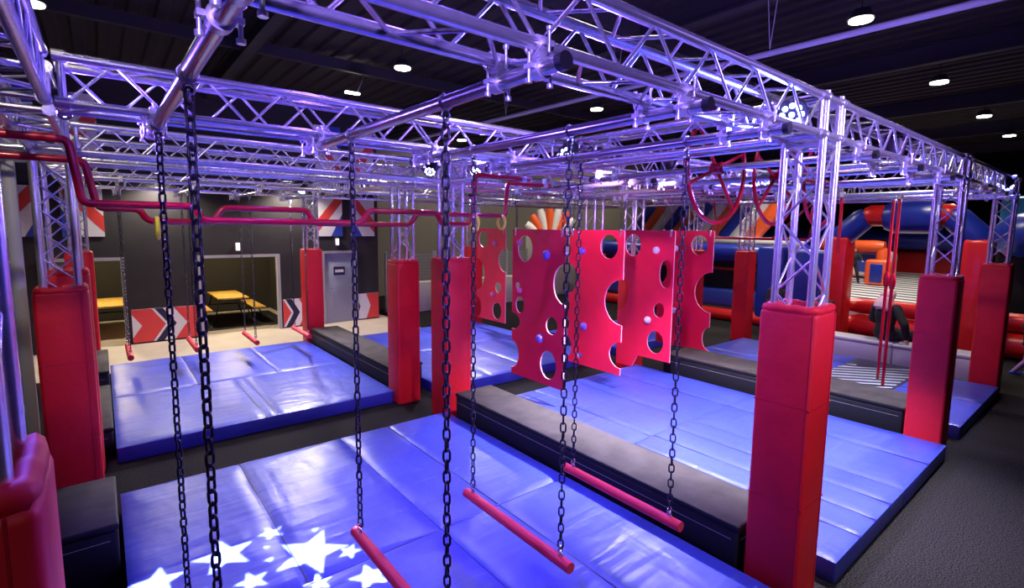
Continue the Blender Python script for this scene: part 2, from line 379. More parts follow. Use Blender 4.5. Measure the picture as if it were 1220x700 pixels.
column(-.30, Y2, 'red padded truss column at left behind the small black box', hp=2.19)
column(3.87, Y2, 'red padded truss column at centre, at far end of the long black block', hp=2.33, w=.215)
column(-.30, Y3, 'red padded truss column at left, mostly hidden right behind another one', hp=2.27)
column(3.63, Y3, 'red padded truss column left of centre, at corner of the back blue mats', hp=2.25)
column(-.30, Y4, 'red padded truss column at far left, rearmost of the three in line', hp=2.27)
column(3.63, Y4, 'narrow red padded truss column in front of the back wall beside grey door')
column(7.99, Y2, 'truss column behind the swinging red hole boards, centre bay corner', hp=2.2)
column(7.99, Y3, 'truss column of the back rig glimpsed above the red hole boards')
column(11.80, Y3, 'distant truss column of the back rig seen above rightmost hole board')
column(12.45, Y2, 'red padded truss column beyond the right hole board, near the lilac bench')
column(7.99, Y4, 'truss column of the back rig at its rear middle corner')

t = thing('ladder_frame', (-.70, 6.42, 0), 'bare aluminium ladder frame at the left edge beside the left red column', 'ladder')
for x in (-.13, .10):
    b = MB(); b.rbox((x-.045, -.03, 0), (x+.045, .03, ZB-.02), .008, 1); b.build('upright', M['frame'], t)
for k in range(9):
    b = MB(); b.tube((-.09, 0, .35+k*.34), (.06, 0, .35+k*.34), .02, 8); b.build('rung', M['alu'], t)
b = MB(); b.rbox((-2.6, 7.6, 0), (-.75, 7.9, 2.3), .05, 3); tag(b.build('padded_wall', M['infb']), 'blue padded wall behind the aluminium ladder at left edge', 'padded wall', kind='thing')
# ------------------------------------------------------------------ truss beams
truss_cache = {}
def truss(axis, a, e, fixed, label, group='silver truss beams'):
    L = round(e - a, 3)
    key = (axis, L)
    if key not in truss_cache:
        c = {}
        def P(s, o, z): return (s, o, z) if axis == 'x' else (o, s, z)
        zc = (ZB+ZT)/2
        k = 0
        for so in (-1, 1):
            for z in (ZB, ZT):
                b = MB(); b.tube(P(0, so*H, z-zc), P(L, so*H, z-zc), R_CH, 10); c['chord%d' % k] = b.mesh('chord', M['alu']); k += 1
        hv = ZT - ZB
        faces = ((P(.03, -H, -hv/2), P(L-.03, -H, -hv/2), (0,0,hv)), (P(.03, H, -hv/2), P(L-.03, H, -hv/2), (0,0,hv)),
                 (P(.03, -H, hv/2), P(L-.03, -H, hv/2), P(0, 2*H, 0)), (P(.03, -H, -hv/2), P(L-.03, -H, -hv/2), P(0, 2*H, 0)))
        for k, (p, q, off) in enumerate(faces):
            b = MB(); zigzag(b, p, q, off, .22, phase=k % 2); c['lacing%d' % k] = b.mesh('lacing', M['alu'])
        for k, s in enumerate((.02, L-.02)):
            b = MB()
            pts = [P(s, -H, -hv/2), P(s, H, -hv/2), P(s, H, hv/2), P(s, -H, hv/2)]
            for i in range(4): b.tube(pts[i], pts[(i+1) % 4], .016, 6)
            for p in pts: b.tube(Vector(p) - Vector(P(.03, 0, 0)), Vector(p) + Vector(P(.03, 0, 0)), .034, 8)
            c['end_frame%d' % k] = b.mesh('end_frame', M['alu'])
        truss_cache[key] = c
    zc = (ZB+ZT)/2
    t = thing('truss_beam', (a, fixed, zc) if axis == 'x' else (fixed, a, zc), label, 'truss', group)
    for k, me in truss_cache[key].items(): put(k.rstrip('0123456789'), me, t)
    return t
G = .17
bays = ('left', 'centre', 'right')
rows = ((Y1, 'front edge of the near rig'), (YM, 'middle of the near rig'), (Y2, 'back edge of the near rig'), (Y3, 'front edge of the far rig'), (YN, 'middle of the far rig'), (Y4, 'back edge of the far rig'))
XF = (-.30, 3.63, 7.99, 11.80)          # the far rig's column lines
for y, where in rows:
    X_ = XF if y > 6.5 else XS
    for i in range(3):
        truss('x', X_[i]+G, X_[i+1]-G, y, 'silver lattice truss spanning the %s bay along the %s' % (bays[i], where))
truss('x', -2.6, XS[0]-G, Y2, 'silver lattice truss stub leaving frame at left on near rig back edge')
truss('x', -2.6, XS[0]-G, YM, 'silver lattice truss stub leaving frame at left at near rig middle')
truss('x', -2.6, XS[0]-G, Y3, 'silver lattice truss stub leaving frame at left on far rig front edge')
lines = ('left end', 'first inner line', 'second inner line', 'right end')
for i, x in enumerate(XS):
    for (p, q, nm) in ((Y1, YM, 'near rig front half'), (YM, Y2, 'near rig back half'), (Y3, YN, 'far rig front half'), (YN, Y4, 'far rig back half')):
        truss('y', p+G, q-G, XF[i] if p > 6.5 else x, 'silver lattice cross truss at the %s of the %s' % (lines[i], nm))

# ------------------------------------------------------------------ steel pipes clamped under the trusses
def clamp(b, y, z):
    """double coupler: one shell round the pipe, one round the chord above, hinged with eye bolts"""
    for zz, ax in ((z, 0), (z+.078, 1)):
        if ax == 0: b.tube((0, y-.024, zz), (0, y+.024, zz), .038, 14)
        else: b.tube((-.024, y, zz), (.024, y, zz), .034, 14)
    for s in (-1, 1):
        b.box((s*.046-.012, y-.02, z-.008), (s*.046+.012, y+.02, z+.008))
        b.tube((s*.050, y, z-.05), (s*.050, y, z+.045), .0065, 6); b.tube((s*.050, y, z-.056), (s*.050, y, z-.042), .013, 6)
        b.torus((s*.052, y, z+.052), (0, 1, 0), .013, .005, 10, 6)
        b.box((-.022, y+s*.040-.010, z+.070), (.022, y+s*.040+.010, z+.086))
        b.tube((0, y+s*.046, z+.045), (0, y+s*.046, z+.125), .006, 6); b.tube((0, y+s*.046, z+.118), (0, y+s*.046, z+.130), .012, 6)
    b.box((-.02, y-.02, z+.034), (.02, y+.02, z+.05))
ZP = ZB - .078
def pipe(x, y0, y1, label, ys=(Y1-H, Y1+H, YM-H, YM+H), m='steel'):
    t = thing('steel_pipe', (x, 0, 0), label, 'pipe', 'pipes clamped under the trusses')
    b = MB(); b.tube((0, y0, ZP), (0, y1, ZP), .030, 14); b.build('pipe_tube', M[m], t)
    for y in (y0, y1):
        b = MB(); s = -1 if y == y0 else 1; b.tube((0, y - s*.02, ZP), (0, y + s*.012, ZP), .0315, 14); b.build('end_cap', M['blackplastic'], t)
    for y in ys:
        b = MB(); clamp(b, y, ZP); b.build('clamp', M['clamp'], t)
    return t
def at_pipe(label): return label
PIPES = [(.29, 'steel pipe overhead at left carrying the two nearest chains'), (1.24, 'steel pipe overhead with black capped end, carrying the trapeze above the star lit mat'),
         (2.14, 'steel pipe overhead carrying the long trapeze in the middle of near bay'), (2.94, 'steel pipe overhead close to nearest red column carrying the rightmost trapeze'),
         (4.40, 'steel pipe through the hub of the first red hoop'), (5.58, 'steel pipe through the hub of the second red hoop'), (6.76, 'steel pipe through the hub of the third red hoop'),
         (9.0, 'steel pipe over the striped mat bay, nearer the second column'), (10.0, 'steel pipe over the two red climbing poles'), (11.0, 'steel pipe over striped mat bay, nearest the last column')]
for x, lab in PIPES: pipe(x, 1.27, 4.02, lab)
for x, lab in ((5.0, 'steel pipe carrying the nearest red hole board'), (6.25, 'steel pipe carrying the second red hole board'), (7.56, 'steel pipe carrying the third red hole board'), (8.84, 'steel pipe carrying the rightmost red hole board')):
    pipe(x, 3.6, 6.4, lab, (YM-H, YM+H, Y2-H, Y2+H))
for x, lab in ((.28, 'steel pipe over leftmost small trapeze in the back bay'), (1.2, 'steel pipe over second small trapeze in the back bay'), (2.15, 'steel pipe over third small trapeze in the back bay'), (3.1, 'steel pipe over fourth small trapeze beside the back red column')):
    pipe(x, 9.15, 11.85, lab, (YN-H, YN+H, Y4-H, Y4+H))
pipe(7.5, 9.15, 11.85, 'steel pipe over the lone hole board of the back bay', (YN-H, YN+H, Y4-H, Y4+H))

# ------------------------------------------------------------------ chains and trapezes
def chain_mb(z0, z1, wire=.0056, pitch=.054, wid=.0160):
    """links from z1 (top) down to z0 at x=y=0, turned alternately"""
    b = MB(); n = max(3, round((z1 - z0) / pitch)); p = (z1 - z0) / n; hl = p/2 + wire*.9
    for i in range(n):
        zc = z1 - p*(i+.5); pts = []
        for j in range(5): a = PI*j/4; pts.append((wid*math.cos(a), hl - wid + wid*math.sin(a)))
        for j in range(5): a = PI + PI*j/4; pts.append((wid*math.cos(a), -(hl - wid) + wid*math.sin(a)))
        ta = .6 + i*PI/2 + .15*math.sin(i*.7)
        b.path([(u*math.cos(ta), u*math.sin(ta), zc+v) for u, v in pts], wire, 6, True)
    return b
def shackle_mb(z):
    b = MB(); b.torus((0, 0, z), (0, 1, 0), .02, .006, 12, 6); b.torus((0, 0, z-.035), (1, 0, 0), .016, .005, 12, 6); return b
def trapeze(x, ys, zb, label, r=.036, over=.09, ztop=ZP, tilt=0.0, swing=0.0, thick=1.0, cat='trapeze'):
    yc = sum(ys)/2; t = thing('trapeze_swing', (x, yc, zb), label, cat, 'hanging trapeze bars')
    hl = (ys[1]-ys[0])/2
    b = MB(); b.tube((0, -hl-over, -tilt), (0, hl+over, tilt), r, 16); bar = b.build('bar', M['bar'], t)
    for s in (-1, 1):
        b = MB(); b.tube((0, s*(hl+over), s*tilt), (0, s*(hl+over+.004), s*tilt), r*.97, 16); b.build('end_cap', M['barend'], bar)
        b = shackle_mb(0); b.tube((0, 0, -.07), (0, 0, -.02), .006, 6); o = b.build('shackle', M['shackle'], t); o.location = (0, s*hl, s*tilt+r+.045)
        b = chain_mb(r+.05+s*tilt, ztop-zb-.055, .0056*thick); o = b.build('chain', M['chain'], t); o.location = (0, s*hl, 0)
        b = shackle_mb(0); b.torus((0, 0, .055), (0, 1, 0), .034, .006, 14, 6); o = b.build('hanger', M['shackle'], t); o.location = (0, s*hl, ztop-zb-.055)
    return t
trapeze(.29, (2.28, 3.52), .34, 'nearest trapeze at left, its two thick chains running down out of frame', thick=1.15)
trapeze(1.24, (2.02, 3.12), .67, 'red trapeze bar low over the star patterned mat, cut by bottom edge', thick=1.1)
trapeze(2.14, (2.13, 3.10), .66, 'long red trapeze bar over blue mat in the middle of the near bay')
trapeze(2.94, (1.88, 2.80), .75, 'red trapeze bar hanging in front of the long black block')
for i, (x, lab) in enumerate(((.27, 'leftmost small red trapeze over the back bay edge, before arrow board'), (1.2, 'small red trapeze before the right end of the arrow board'), (2.15, 'small red trapeze in front of the wide opening'), (3.1, 'small red trapeze beside the narrow red column at the back'))):
    trapeze(x, (10.25, 11.15), .58, lab, r=.045, over=.1)

# ------------------------------------------------------------------ mats
def soft_mat(x0, x1, y0, y1, label, z=.20, folds=(), fold_axis='x', stripes=None):
    t = thing('foam_mat', (x0, y0, 0), label, 'mat', 'blue landing mats')
    w, d = x1-x0-.006, y1-y0-.006
    b = MB(); nx = max(2, int(w/.12)); ny = max(2, int(d/.12)); V = []; F = []
    rng = random.Random(int(x0*31+y0*17))
    ph = [rng.uniform(0, 6) for _ in range(6)]
    def hz(u, v):
        e = min(u, w-u, v, d-v); s = min(1, e/.10)
        dz = -.018*(1-s)**2
        dz += s*(.004*math.sin(u*5+ph[0])*math.sin(v*4+ph[1]) + .0025*math.sin(u*11+v*6+ph[2]))
        for fo in folds:
            q = abs((u if fold_axis == 'x' else v) - fo); dz -= .016*max(0, 1-q/.05)
        return dz
    us = sorted(set([i*w/nx for i in range(nx+1)] + [.02, .05, w-.02, w-.05] + ([f+k for f in folds for k in (-.05, -.015, 0, .015, .05)] if fold_axis == 'x' else [])))
    vs = sorted(set([i*d/ny for i in range(ny+1)] + [.02, .05, d-.02, d-.05] + ([f+k for f in folds for k in (-.05, -.015, 0, .015, .05)] if fold_axis == 'y' else [])))
    for v in vs:
        for u in us: V.append((u, v, z+hz(u, v)))
    n = len(us)
    for j in range(len(vs)-1):
        for i in range(n-1): F.append((j*n+i, j*n+i+1, (j+1)*n+i+1, (j+1)*n+i))
    b.add(V, F, True); b.build('mat_top', M['mat'], t)
    b = MB(); zt = z-.018; b.rbox((0, 0, 0), (w, d, zt+.002), .012, 2); b.build('mat_side', M['matside'], t)
    if folds:
        b = MB()
        for fo in folds:
            if fold_axis == 'x': b.box((fo-.005, .01, z-.03), (fo+.005, d-.01, z-.010))
            else: b.box((.01, fo-.005, z-.03), (w-.01, fo+.005, z-.010))
        b.build('fold_seam', M['matseam'], t)
    if stripes:
        b = MB()
        for k in range(11):
            u = .05 + k*.24; b.poly([(u+.9, .02, z+.008), (u+.97, .02, z+.008), (u+.07, d-.02, z+.008), (u, d-.02, z+.008)] if u+1 < w else [(u-.1, d-.2, z+.008), (u, d-.2, z+.008), (u-.1, d-.02, z+.008)])
        b.build('printed_stripe', M['stripe'], t)
    return t
soft_mat(.0, 2.12, 3.55, 5.92, 'large blue mat with white star light on it, back left of near bay', folds=(1.02,))
soft_mat(2.12, 3.63, 3.55, 5.92, 'wrinkled blue mat against the black block, under the long trapeze', folds=(.62,))
soft_mat(.0, 2.12, .9, 3.55, 'blue mat at the bottom edge of frame, left of its neighbour', folds=(1.02,))
soft_mat(2.12, 3.63, .9, 3.55, 'blue mat at bottom edge of frame beside the nearest red column', folds=(.62,))
soft_mat(4.30, 6.12, 3.64, 5.88, 'pale lit blue mat under the two left hole boards', folds=(.9,))
soft_mat(6.12, 7.84, 3.64, 5.88, 'blue mat under the two right hole boards by the second block', folds=(.9,))
soft_mat(4.30, 6.12, 1.27, 3.64, 'blue mat right of the nearest red column along the carpet aisle', folds=(.55, .95, 1.38))
soft_mat(6.12, 7.84, 1.27, 3.64, 'blue mat in front of the second red column on the aisle', folds=(.9,))
soft_mat(8.75, 11.58, 1.30, 2.35, 'blue mat between the last two red columns along the aisle', folds=(1.5,))
tM = soft_mat(8.75, 11.9, 2.35, 3.45, 'dark mat with white diagonal stripes under the red climbing poles', stripes=True)
for c in tM.children:
    if c.name.startswith('mat_top') or c.name.startswith('mat_side'): c.data.materials.clear(); c.data.materials.append(M['navy'])
soft_mat(8.75, 11.9, 3.45, 5.85, 'blue mat in the right bay behind the striped mat', folds=(1.5,))
soft_mat(.0, 3.47, 9.33, 11.62, 'blue mat at the back left in front of the beige floor', folds=(1.1, 2.3))
soft_mat(.0, 3.47, 7.18, 9.33, 'blue mat in back left bay with thick front edge over carpet', folds=(1.6, 1.75))
soft_mat(4.15, 6.1, 9.2, 11.4, 'blue mat of the back centre bay, far left one')
soft_mat(6.1, 7.9, 9.2, 11.4, 'blue mat of back centre bay under the lone hole board')
soft_mat(4.15, 6.1, 6.92, 9.2, 'blue mat of the back centre bay seen right of centre column', folds=(1.0,))
soft_mat(6.1, 7.9, 6.92, 9.2, 'blue mat of back centre bay seen behind the hanging boards')
soft_mat(8.6, 11.58, 6.92, 9.2, 'blue mat of the back right bay behind rightmost hole board')

# ------------------------------------------------------------------ black blocks
def block(x0, x1, y0, y1, label, h=.5, r=.025):
    t = thing('foam_block', (x0, y0, 0), label, 'block', 'black foam blocks'); w, d = x1-x0, y1-y0
    b = MB(); b.rbox((0, 0, 0), (w, d, h-.055), r, 2); b.build('block_body', M['block'], t)
    b = MB(); b.rbox((-.008, -.008, h-.055), (w+.008, d+.008, h-.003), .014, 2, 0); b.rbox((.006, .006, h-.01), (w-.006, d-.006, h), .004, 1, 1); b.build('block_lid', [M['block'], M['blocktop']], t)
    b = MB(); b.box((-.003, .05, h-.13), (0, d-.05, h-.126)); b.box((.05, -.003, h-.13), (w-.05, 0, h-.126)); b.build('stitch', M['mesh'], t)
    return t
block(3.66, 4.26, 1.74, 5.72, 'long black foam block from nearest red column to centre column')
block(7.93, 8.72, 1.74, 5.35, 'black foam block behind the hole boards, from second red column back')
block(3.50, 4.08, 7.42, 11.35, 'black foam block with mottled top in the back left, between two columns')
block(-.44, -.03, 4.68, 5.62, 'small black box at left in front of the red column')
block(-.42, -.02, 9.6, 11.3, 'black box half hidden behind left columns at back mat edge', h=.55)
block(-.42, -.02, 7.45, 9.5, 'lower black box behind left columns', h=.36)

# ------------------------------------------------------------------ red hole boards
def hole_board(x, y0, y1, holes, notches, balls, label, foot=None, z0=.45, z1=2.73, ztop=ZP):
    t = thing('hole_board', (x, y0, 0), label, 'climbing board', 'red climbing boards with round holes')
    W_ = y1 - y0
    def outline():
        P = [(0, z0)]
        nl = [n for n in notches if n[0] == 'L']; nr = [n for n in notches if n[0] == 'R']
        # L = low-y edge (right in the photo) going up, R = high-y edge going down
        for _, zc, rz, ry in sorted(nl, key=lambda n: n[1]):
            P += [(ry*math.cos(a), zc + rz*math.sin(a)) for a in [-PI/2 + PI*i/14 for i in range(15)] if zc + rz*math.sin(a) > z0]
        P += [(0, z1-.02), (.02, z1), (W_-.02, z1), (W_, z1-.02)]
        for _, zc, rz, ry in sorted(nr, key=lambda n: -n[1]):
            P += [(W_ - ry*math.cos(a), zc + rz*math.sin(a)) for a in [PI/2 - PI*i/14 for i in range(15)] if zc + rz*math.sin(a) > z0]
        if foot: P += [(W_, foot[1]), (W_, z0-foot[2]), (W_-foot[0], z0-foot[2]), (W_-foot[0]-.12, z0)]
        else: P += [(W_, z0)]
        return P
    cu = bpy.data.curves.new('board_outline', 'CURVE'); cu.dimensions = '2D'; cu.fill_mode = 'BOTH'; cu.extrude = .011
    def spl(pts):
        s = cu.splines.new('POLY'); s.points.add(len(pts)-1); s.use_cyclic_u = True
        for p, q in zip(s.points, pts): p.co = (q[0], q[1], 0, 1)
    spl(outline())
    for cy, cz, ry, rz in holes: spl([(cy - y0 + ry*math.cos(2*PI*i/28), cz + rz*math.sin(2*PI*i/28)) for i in range(28)])
    tmp = bpy.data.objects.new('tmp', cu); COL.objects.link(tmp)
    dg = bpy.context.evaluated_depsgraph_get(); me = bpy.data.meshes.new_from_object(tmp.evaluated_get(dg)); bpy.data.objects.remove(tmp); bpy.data.curves.remove(cu)
    # local (u, v, w) -> (x=w, y=u, z=v)
    for v in me.vertices: u, vv, w_ = v.co; v.co = (w_, u, vv)
    me.materials.clear(); me.materials.append(M['board']); me.materials.append(M['boardedge'])
    for p in me.polygons: p.use_smooth = False; p.material_index = 0 if abs(p.normal.x) > .5 else 1
    put('board', me, t).name = 'board'
    for cy, cz, r, m in balls:
        b = MB(); b.ball((-.03, cy-y0, cz), (.055, r, r), 14, 9); b.tube((-.012, cy-y0, cz), (-.0105, cy-y0, cz), r*.9, 12); b.build('climbing_hold', M[m], t)
    for u in (.08, W_-.08):
        b = chain_mb(z1-.01, ztop-.05, .0048); o = b.build('chain', M['chain'], t); o.location = (0, u, 0)
        b = shackle_mb(0); b.torus((0, 0, .05), (0, 1, 0), .034, .006, 14, 6); o = b.build('hanger', M['shackle'], t); o.location = (0, u, ztop-.05)
        b = MB(); b.rbox((-.018, -.02, -.10), (.018, .02, .02), .005); o = b.build('bracket', M['shackle'], t); o.location = (0, u, z1)
    return t
hole_board(5.0, 4.99, 6.16, [(5.86,2.44,.17,.20),(5.31,.76,.17,.21),(5.25,1.35,.12,.13),(5.97,1.57,.10,.13),(6.02,1.87,.05,.05)],
    [('L',1.97,.29,.24),('R',1.30,.13,.20),('R',.77,.22,.18)],
    [(5.36,2.37,.068,'holdp'),(5.96,2.53,.045,'holdr'),(5.95,1.80,.045,'holdr'),(5.48,1.13,.066,'holdp')], 'nearest red hole board, hanging left of centre over the pale blue mat')
hole_board(6.25, 4.99, 6.16, [(5.29,2.47,.18,.19),(5.86,.60,.05,.05)], [('L',1.61,.36,.36),('L',.77,.21,.23),('R',.70,.17,.10),('R',1.9,.25,.2)],
    [(5.84,2.38,.06,'holdp'),(5.77,1.12,.066,'holdp')], 'second red hole board from left with two big bites in right edge')
hole_board(7.56, 4.97, 6.13, [(5.83,2.46,.17,.20),(5.12,1.99,.13,.25),(5.23,1.34,.11,.13),(5.28,.76,.17,.20)], [('R',1.58,.35,.22),('R',.80,.18,.12)],
    [(5.32,2.39,.066,'holdw'),(5.44,1.14,.066,'holdw')], 'third red hole board with two white holds and a longer foot', foot=(.36, .5, .24))
hole_board(8.84, 4.99, 6.16, [(5.28,2.46,.17,.19)], [('L',1.58,.38,.34),('L',.70,.22,.14),('R',1.9,.25,.2)],
    [(5.78,2.38,.06,'holdw'),(5.76,1.15,.06,'holdw')], 'rightmost red hole board, farthest from centre column, with white holds')
hole_board(7.5, 9.51, 10.7, [(10.42,2.46,.19,.20),(9.79,1.30,.12,.13),(9.84,.72,.18,.21)], [('L',1.97,.28,.28),('R',1.57,.40,.34),('R',.72,.27,.2)],
    [(9.92,2.37,.07,'holdr'),(10.0,1.11,.07,'holdr')], 'small distant red hole board just right of the centre column', ztop=ZP)

# ------------------------------------------------------------------ red rail track with hand rings
def fillet(pts, r=.05, n=4):
    P = [Vector(p) for p in pts]; out = [P[0]]
    for i in range(1, len(P)-1):
        a = (P[i-1]-P[i]); c = (P[i+1]-P[i]); rr = min(r, a.length*.45, c.length*.45); a.normalize(); c.normalize()
        s, e = P[i]+a*rr, P[i]+c*rr
        for k in range(n+1):
            u = k/n; out.append(s*(1-u)**2 + P[i]*2*u*(1-u) + e*u*u)
    out.append(P[-1]); return out
def rail(y, prof, label, r=.027):
    t = thing('red_rail', (0, y, 0), label, 'rail', 'red stepped hand rails')
    b = MB(); b.path(fillet([(x, 0, z) for x, z in prof]), r, 12); b.build('rail_pipe', M['redpipe'], t)
    for x in (prof[0][0]+.15, -.75, prof[-1][0]-.1):
        z = prof[0][1] if x < 1 else prof[-1][1]
        b = MB(); b.tube((x-.03, 0, z), (x+.03, 0, z), .04, 12); b.box((x-.02, -.02, z), (x+.02, .02, z+.09)); b.build('clamp', M['clamp'], t)
    return t
rail(4.75, [(-2.2,3.325),(-.13,3.325),(-.08,2.89),(.60,2.89),(.65,2.78),(1.97,2.78),(2.05,2.90),(2.80,2.90),(2.86,2.78),(3.20,2.78),(3.27,2.90),(3.30,3.33),(4.1,3.33)], 'front red stepped rail crossing left half in front of columns', r=.028)
rail(5.25, [(-2.2,3.235),(-.06,3.235),(.0,2.87),(.27,2.87),(.32,2.77),(.80,2.77),(.88,2.90),(1.62,2.90),(1.68,2.77),(2.75,2.77),(2.84,2.90),(4.12,2.90),(4.16,3.33),(4.9,3.33)], 'back red stepped rail running just behind the front one')
for x, y, z, lab in ((.385, 5.25, 2.715, 'yellow hand ring hooked on red rail at left'), (3.29, 4.75, 2.80, 'yellow hand ring on red rail above the centre column'), (4.06, 5.25, 2.82, 'yellow hand ring at the right end of the red rail')):
    b = MB(); b.torus((0, 0, 0), (1, -.05, 0), .085, .018, 24, 8); o = b.build('hand_ring', M['yellow']); o.location = (x, y, z); tag(o, lab, 'ring', 'yellow hand rings', 'thing')

# ------------------------------------------------------------------ red wheels on the pipes
for x, lab, rot in ((4.40, 'red spoked hoop hanging left of nearest red column', .35), (5.58, 'red spoked hoop half behind the nearest red column truss', .75), (6.76, 'red spoked hoop seen through the nearest column truss', 1.1)):
    t = thing('spoked_hoop', (x, 2.49, ZP), lab, 'hoop', 'red hoops on overhead pipes')
    b = MB(); b.torus((0, 0, 0), (0, 1, 0), .49, .020, 40, 8); b.build('rim', M['redpipe'], t)
    for k in range(2):
        a = rot + k*PI/2*1.25; c, s = math.cos(a), math.sin(a)
        b = MB(); b.tube((-.48*c, .012, -.48*s), (.48*c, .012, .48*s), .016, 8); b.build('spoke', M['redpipe'], t)
    b = MB(); b.tube((0, -.05, 0), (0, .05, 0), .055, 16); b.build('hub', M['redpipe'], t)

# hanging red climbing poles
for x, y, z0, lab in ((10.35, 2.68, .21, 'left one of two red climbing poles standing on striped mat'), (9.96, 2.5, .21, 'right one of two red climbing poles standing on striped mat'),
                      (9.0, 3.0, 2.4, 'short red hanging pole right of nearest column truss'), (11.0, 2.27, 1.9, 'short red hanging pole just left of second column truss')):
    t = thing('climbing_pole', (x, y, 0), lab, 'pole', 'red hanging poles')
    b = MB(); b.tube((0, 0, z0), (0, 0, ZP-.02), .024, 12); b.build('pole_tube', M['redpipe'], t)
    b = MB(); b.tube((0, 0, ZP-.03), (0, 0, ZP+.05), .04, 10); b.build('clamp', M['clamp'], t)
    if z0 < 1:
        b = MB(); b.ball((0, 0, 1.95), (.05, .05, .15), 12, 8); b.build('grip_sleeve', M['redpipe'], t)
t = thing('hanging_pipe_frame', (10.6, 0, 0), 'red pipe frame hanging across the right bay behind the red hoops', 'frame')
b = MB(); b.tube((0, 3.8, 2.58), (0, 6.15, 2.58), .028, 10); b.build('cross_pipe', M['redpipe'], t)
for y, y2 in ((4.05, 3.91), (4.75, 3.92), (5.9, 6.05)):
    b = MB(); b.tube((0, y, 2.58), (0, y2, ZB), .022, 8); b.build('hanger_pipe', M['redpipe'], t)

# ------------------------------------------------------------------ LED cans
def par_can(x, y, z, aim, label, color, power, lens='lens', n=8, angle=150, group='coloured LED spotlights'):
    d = (Vector(aim) - Vector((x, y, z))).normalized()
    t = thing('led_spotlight', (x, y, z), label, 'spotlight', group)
    t.rotation_euler = d.to_track_quat('Z', 'Y').to_euler()
    b = MB(); b.tube((0, 0, -.09), (0, 0, .05), .088, 20); b.tube((0, 0, -.12), (0, 0, -.09), .06, 16); b.build('housing', M['blackplastic'], t)
    b = MB(); b.path([(-.10, 0, .0), (-.115, 0, -.10), (-.06, 0, -.2), (.06, 0, -.2), (.115, 0, -.10), (.10, 0, 0)], .010, 6); b.build('yoke', M['blackplastic'], t)
    for k in range(n+1):
        rr = .055 if k < n else 0; a = 2*PI*k/n
        b = MB(); b.ball((rr*math.cos(a), rr*math.sin(a), .05), (.0165, .0165, .012), 10, 6); b.build('lens', M[lens], t)
    p = Vector((x, y, z)) + d*.12
    spot('led_beam', p, p + d, power, color, angle, .8, .05)
    return t
par_can(3.52, 1.50, 3.50, (1.2, .6, 2.6), 'bright LED spotlight inside the truss at top of nearest red column', BLUE, P_PAR)
par_can(3.62, 3.62, 3.49, (1.8, 2.6, 2.2), 'LED spotlight with dotted lenses in truss corner above hole boards', VIOLET, P_PAR, 'lens2')
par_can(3.42, 5.95, 3.50, (1.9, 4.2, .8), 'LED spotlight at top left of the centre column', PALE, P_BEAM*.10, 'lens2', angle=85)
par_can(4.15, 5.95, 3.50, (2.9, 3.6, 2.9), 'LED spotlight at top right of the centre column', VIOLET, P_PAR*.6, 'lens')
par_can(5.55, 3.79, 3.50, (5.7, 3.8, 0), 'added fill LED spotlight pointing straight down from middle truss between the first two hole boards', PALE, P_BEAM*4.2, 'lens2', angle=105)  # fill can added to whiten the centre mats
par_can(4.25, 3.79, 3.50, (7.4, 5.6, 1.5), 'added fill LED spotlight on middle truss aimed at the red hole boards', (1, .55, .9), P_BEAM*1.0, 'lens2', angle=70)  # fill can added to brighten the red boards
par_can(5.70, 1.52, 3.50, (5.9, 2.0, 0), 'LED spotlight pointing down from the front truss before second red column', PALE, P_BEAM*1.6, 'lens2', angle=80)
par_can(11.35, 1.45, 3.50, (6.0, .2, 3.0), 'bright LED spotlight at far right end of the right truss', BLUE, P_PAR)
par_can(10.9, 1.45, 3.50, (8.6, 3.6, .6), 'smaller LED spotlight beside the one at right truss end', PALE, P_BEAM, 'lens2', angle=90)
par_can(-.15, 4.4, 3.50, (2.0, 3.0, 2.6), 'LED spotlight inside the left end truss', VIOLET, P_PAR, 'lens2')
par_can(7.75, 3.62, 3.50, (5.0, 2.0, 2.6), 'LED spotlight in the second inner truss line', VIOLET, P_PAR, 'lens2')
par_can(3.4, 11.3, 3.50, (1.9, 9.8, .8), 'LED spotlight on the far rig above the back left mats', PALE, P_BEAM, 'lens2', angle=95)
par_can(7.75, 11.3, 3.50, (6.0, 9.0, .8), 'LED spotlight on the far rig above the back centre mats', PALE, P_BEAM, 'lens2', angle=95)

# violet fill spots added above the rig, no fixtures
for i, (x, y) in enumerate(((.2, .3), (1.8, 2.6), (1.8, 5.0), (5.9, 2.6), (5.9, 5.0), (9.9, 2.6), (9.9, 5.0), (1.8, 9.3), (5.9, 9.3), (9.9, 9.3))):
    spot('violet_fill', (x, y, 5.3), (x, y, 0), P_FILL*(1 if i else .4), VIOLET if i % 3 else (.30, .12, 1.0), 140, .7, .15)

# violet fill added behind the camera to brighten the trusses
spot('violet_fill', (-.8, -1.2, 3.9), (3.2, 3.0, 4.0), P_FILL*13, (.32, .20, 1.0), 80, .7, .2)
spot('violet_fill', (5.2, -2.2, 3.9), (4.8, 3.5, 4.0), P_FILL*17, (.40, .27, 1.0), 80, .7, .2)
# two flood lamps added on the back wall to brighten the beige walkway
for x, lab in ((1.1, 'small added fill lamp high on back wall above the arrow board'), (3.9, 'small added fill lamp high on the back wall left of the flag mural')):
    t = thing('fill_flood', (x, YW, 3.95), lab, 'lamp')
    b = MB(); b.rbox((-.12, -.16, -.06), (.12, -.04, .06), .012); b.tube((0, -.05, 0), (0, 0, 0), .02, 8); b.build('housing', M['blackplastic'], t)
    b = MB(); b.rbox((-.10, -.17, -.068), (.10, -.06, -.058), .004, 1); b.build('glass', M['exitlamp'], t)
    spot('fill_flood_beam', (x, YW-.3, 3.85), (x, YW-1.6, 0), P_WALL_FILL, WARM, 150, .6, .08)
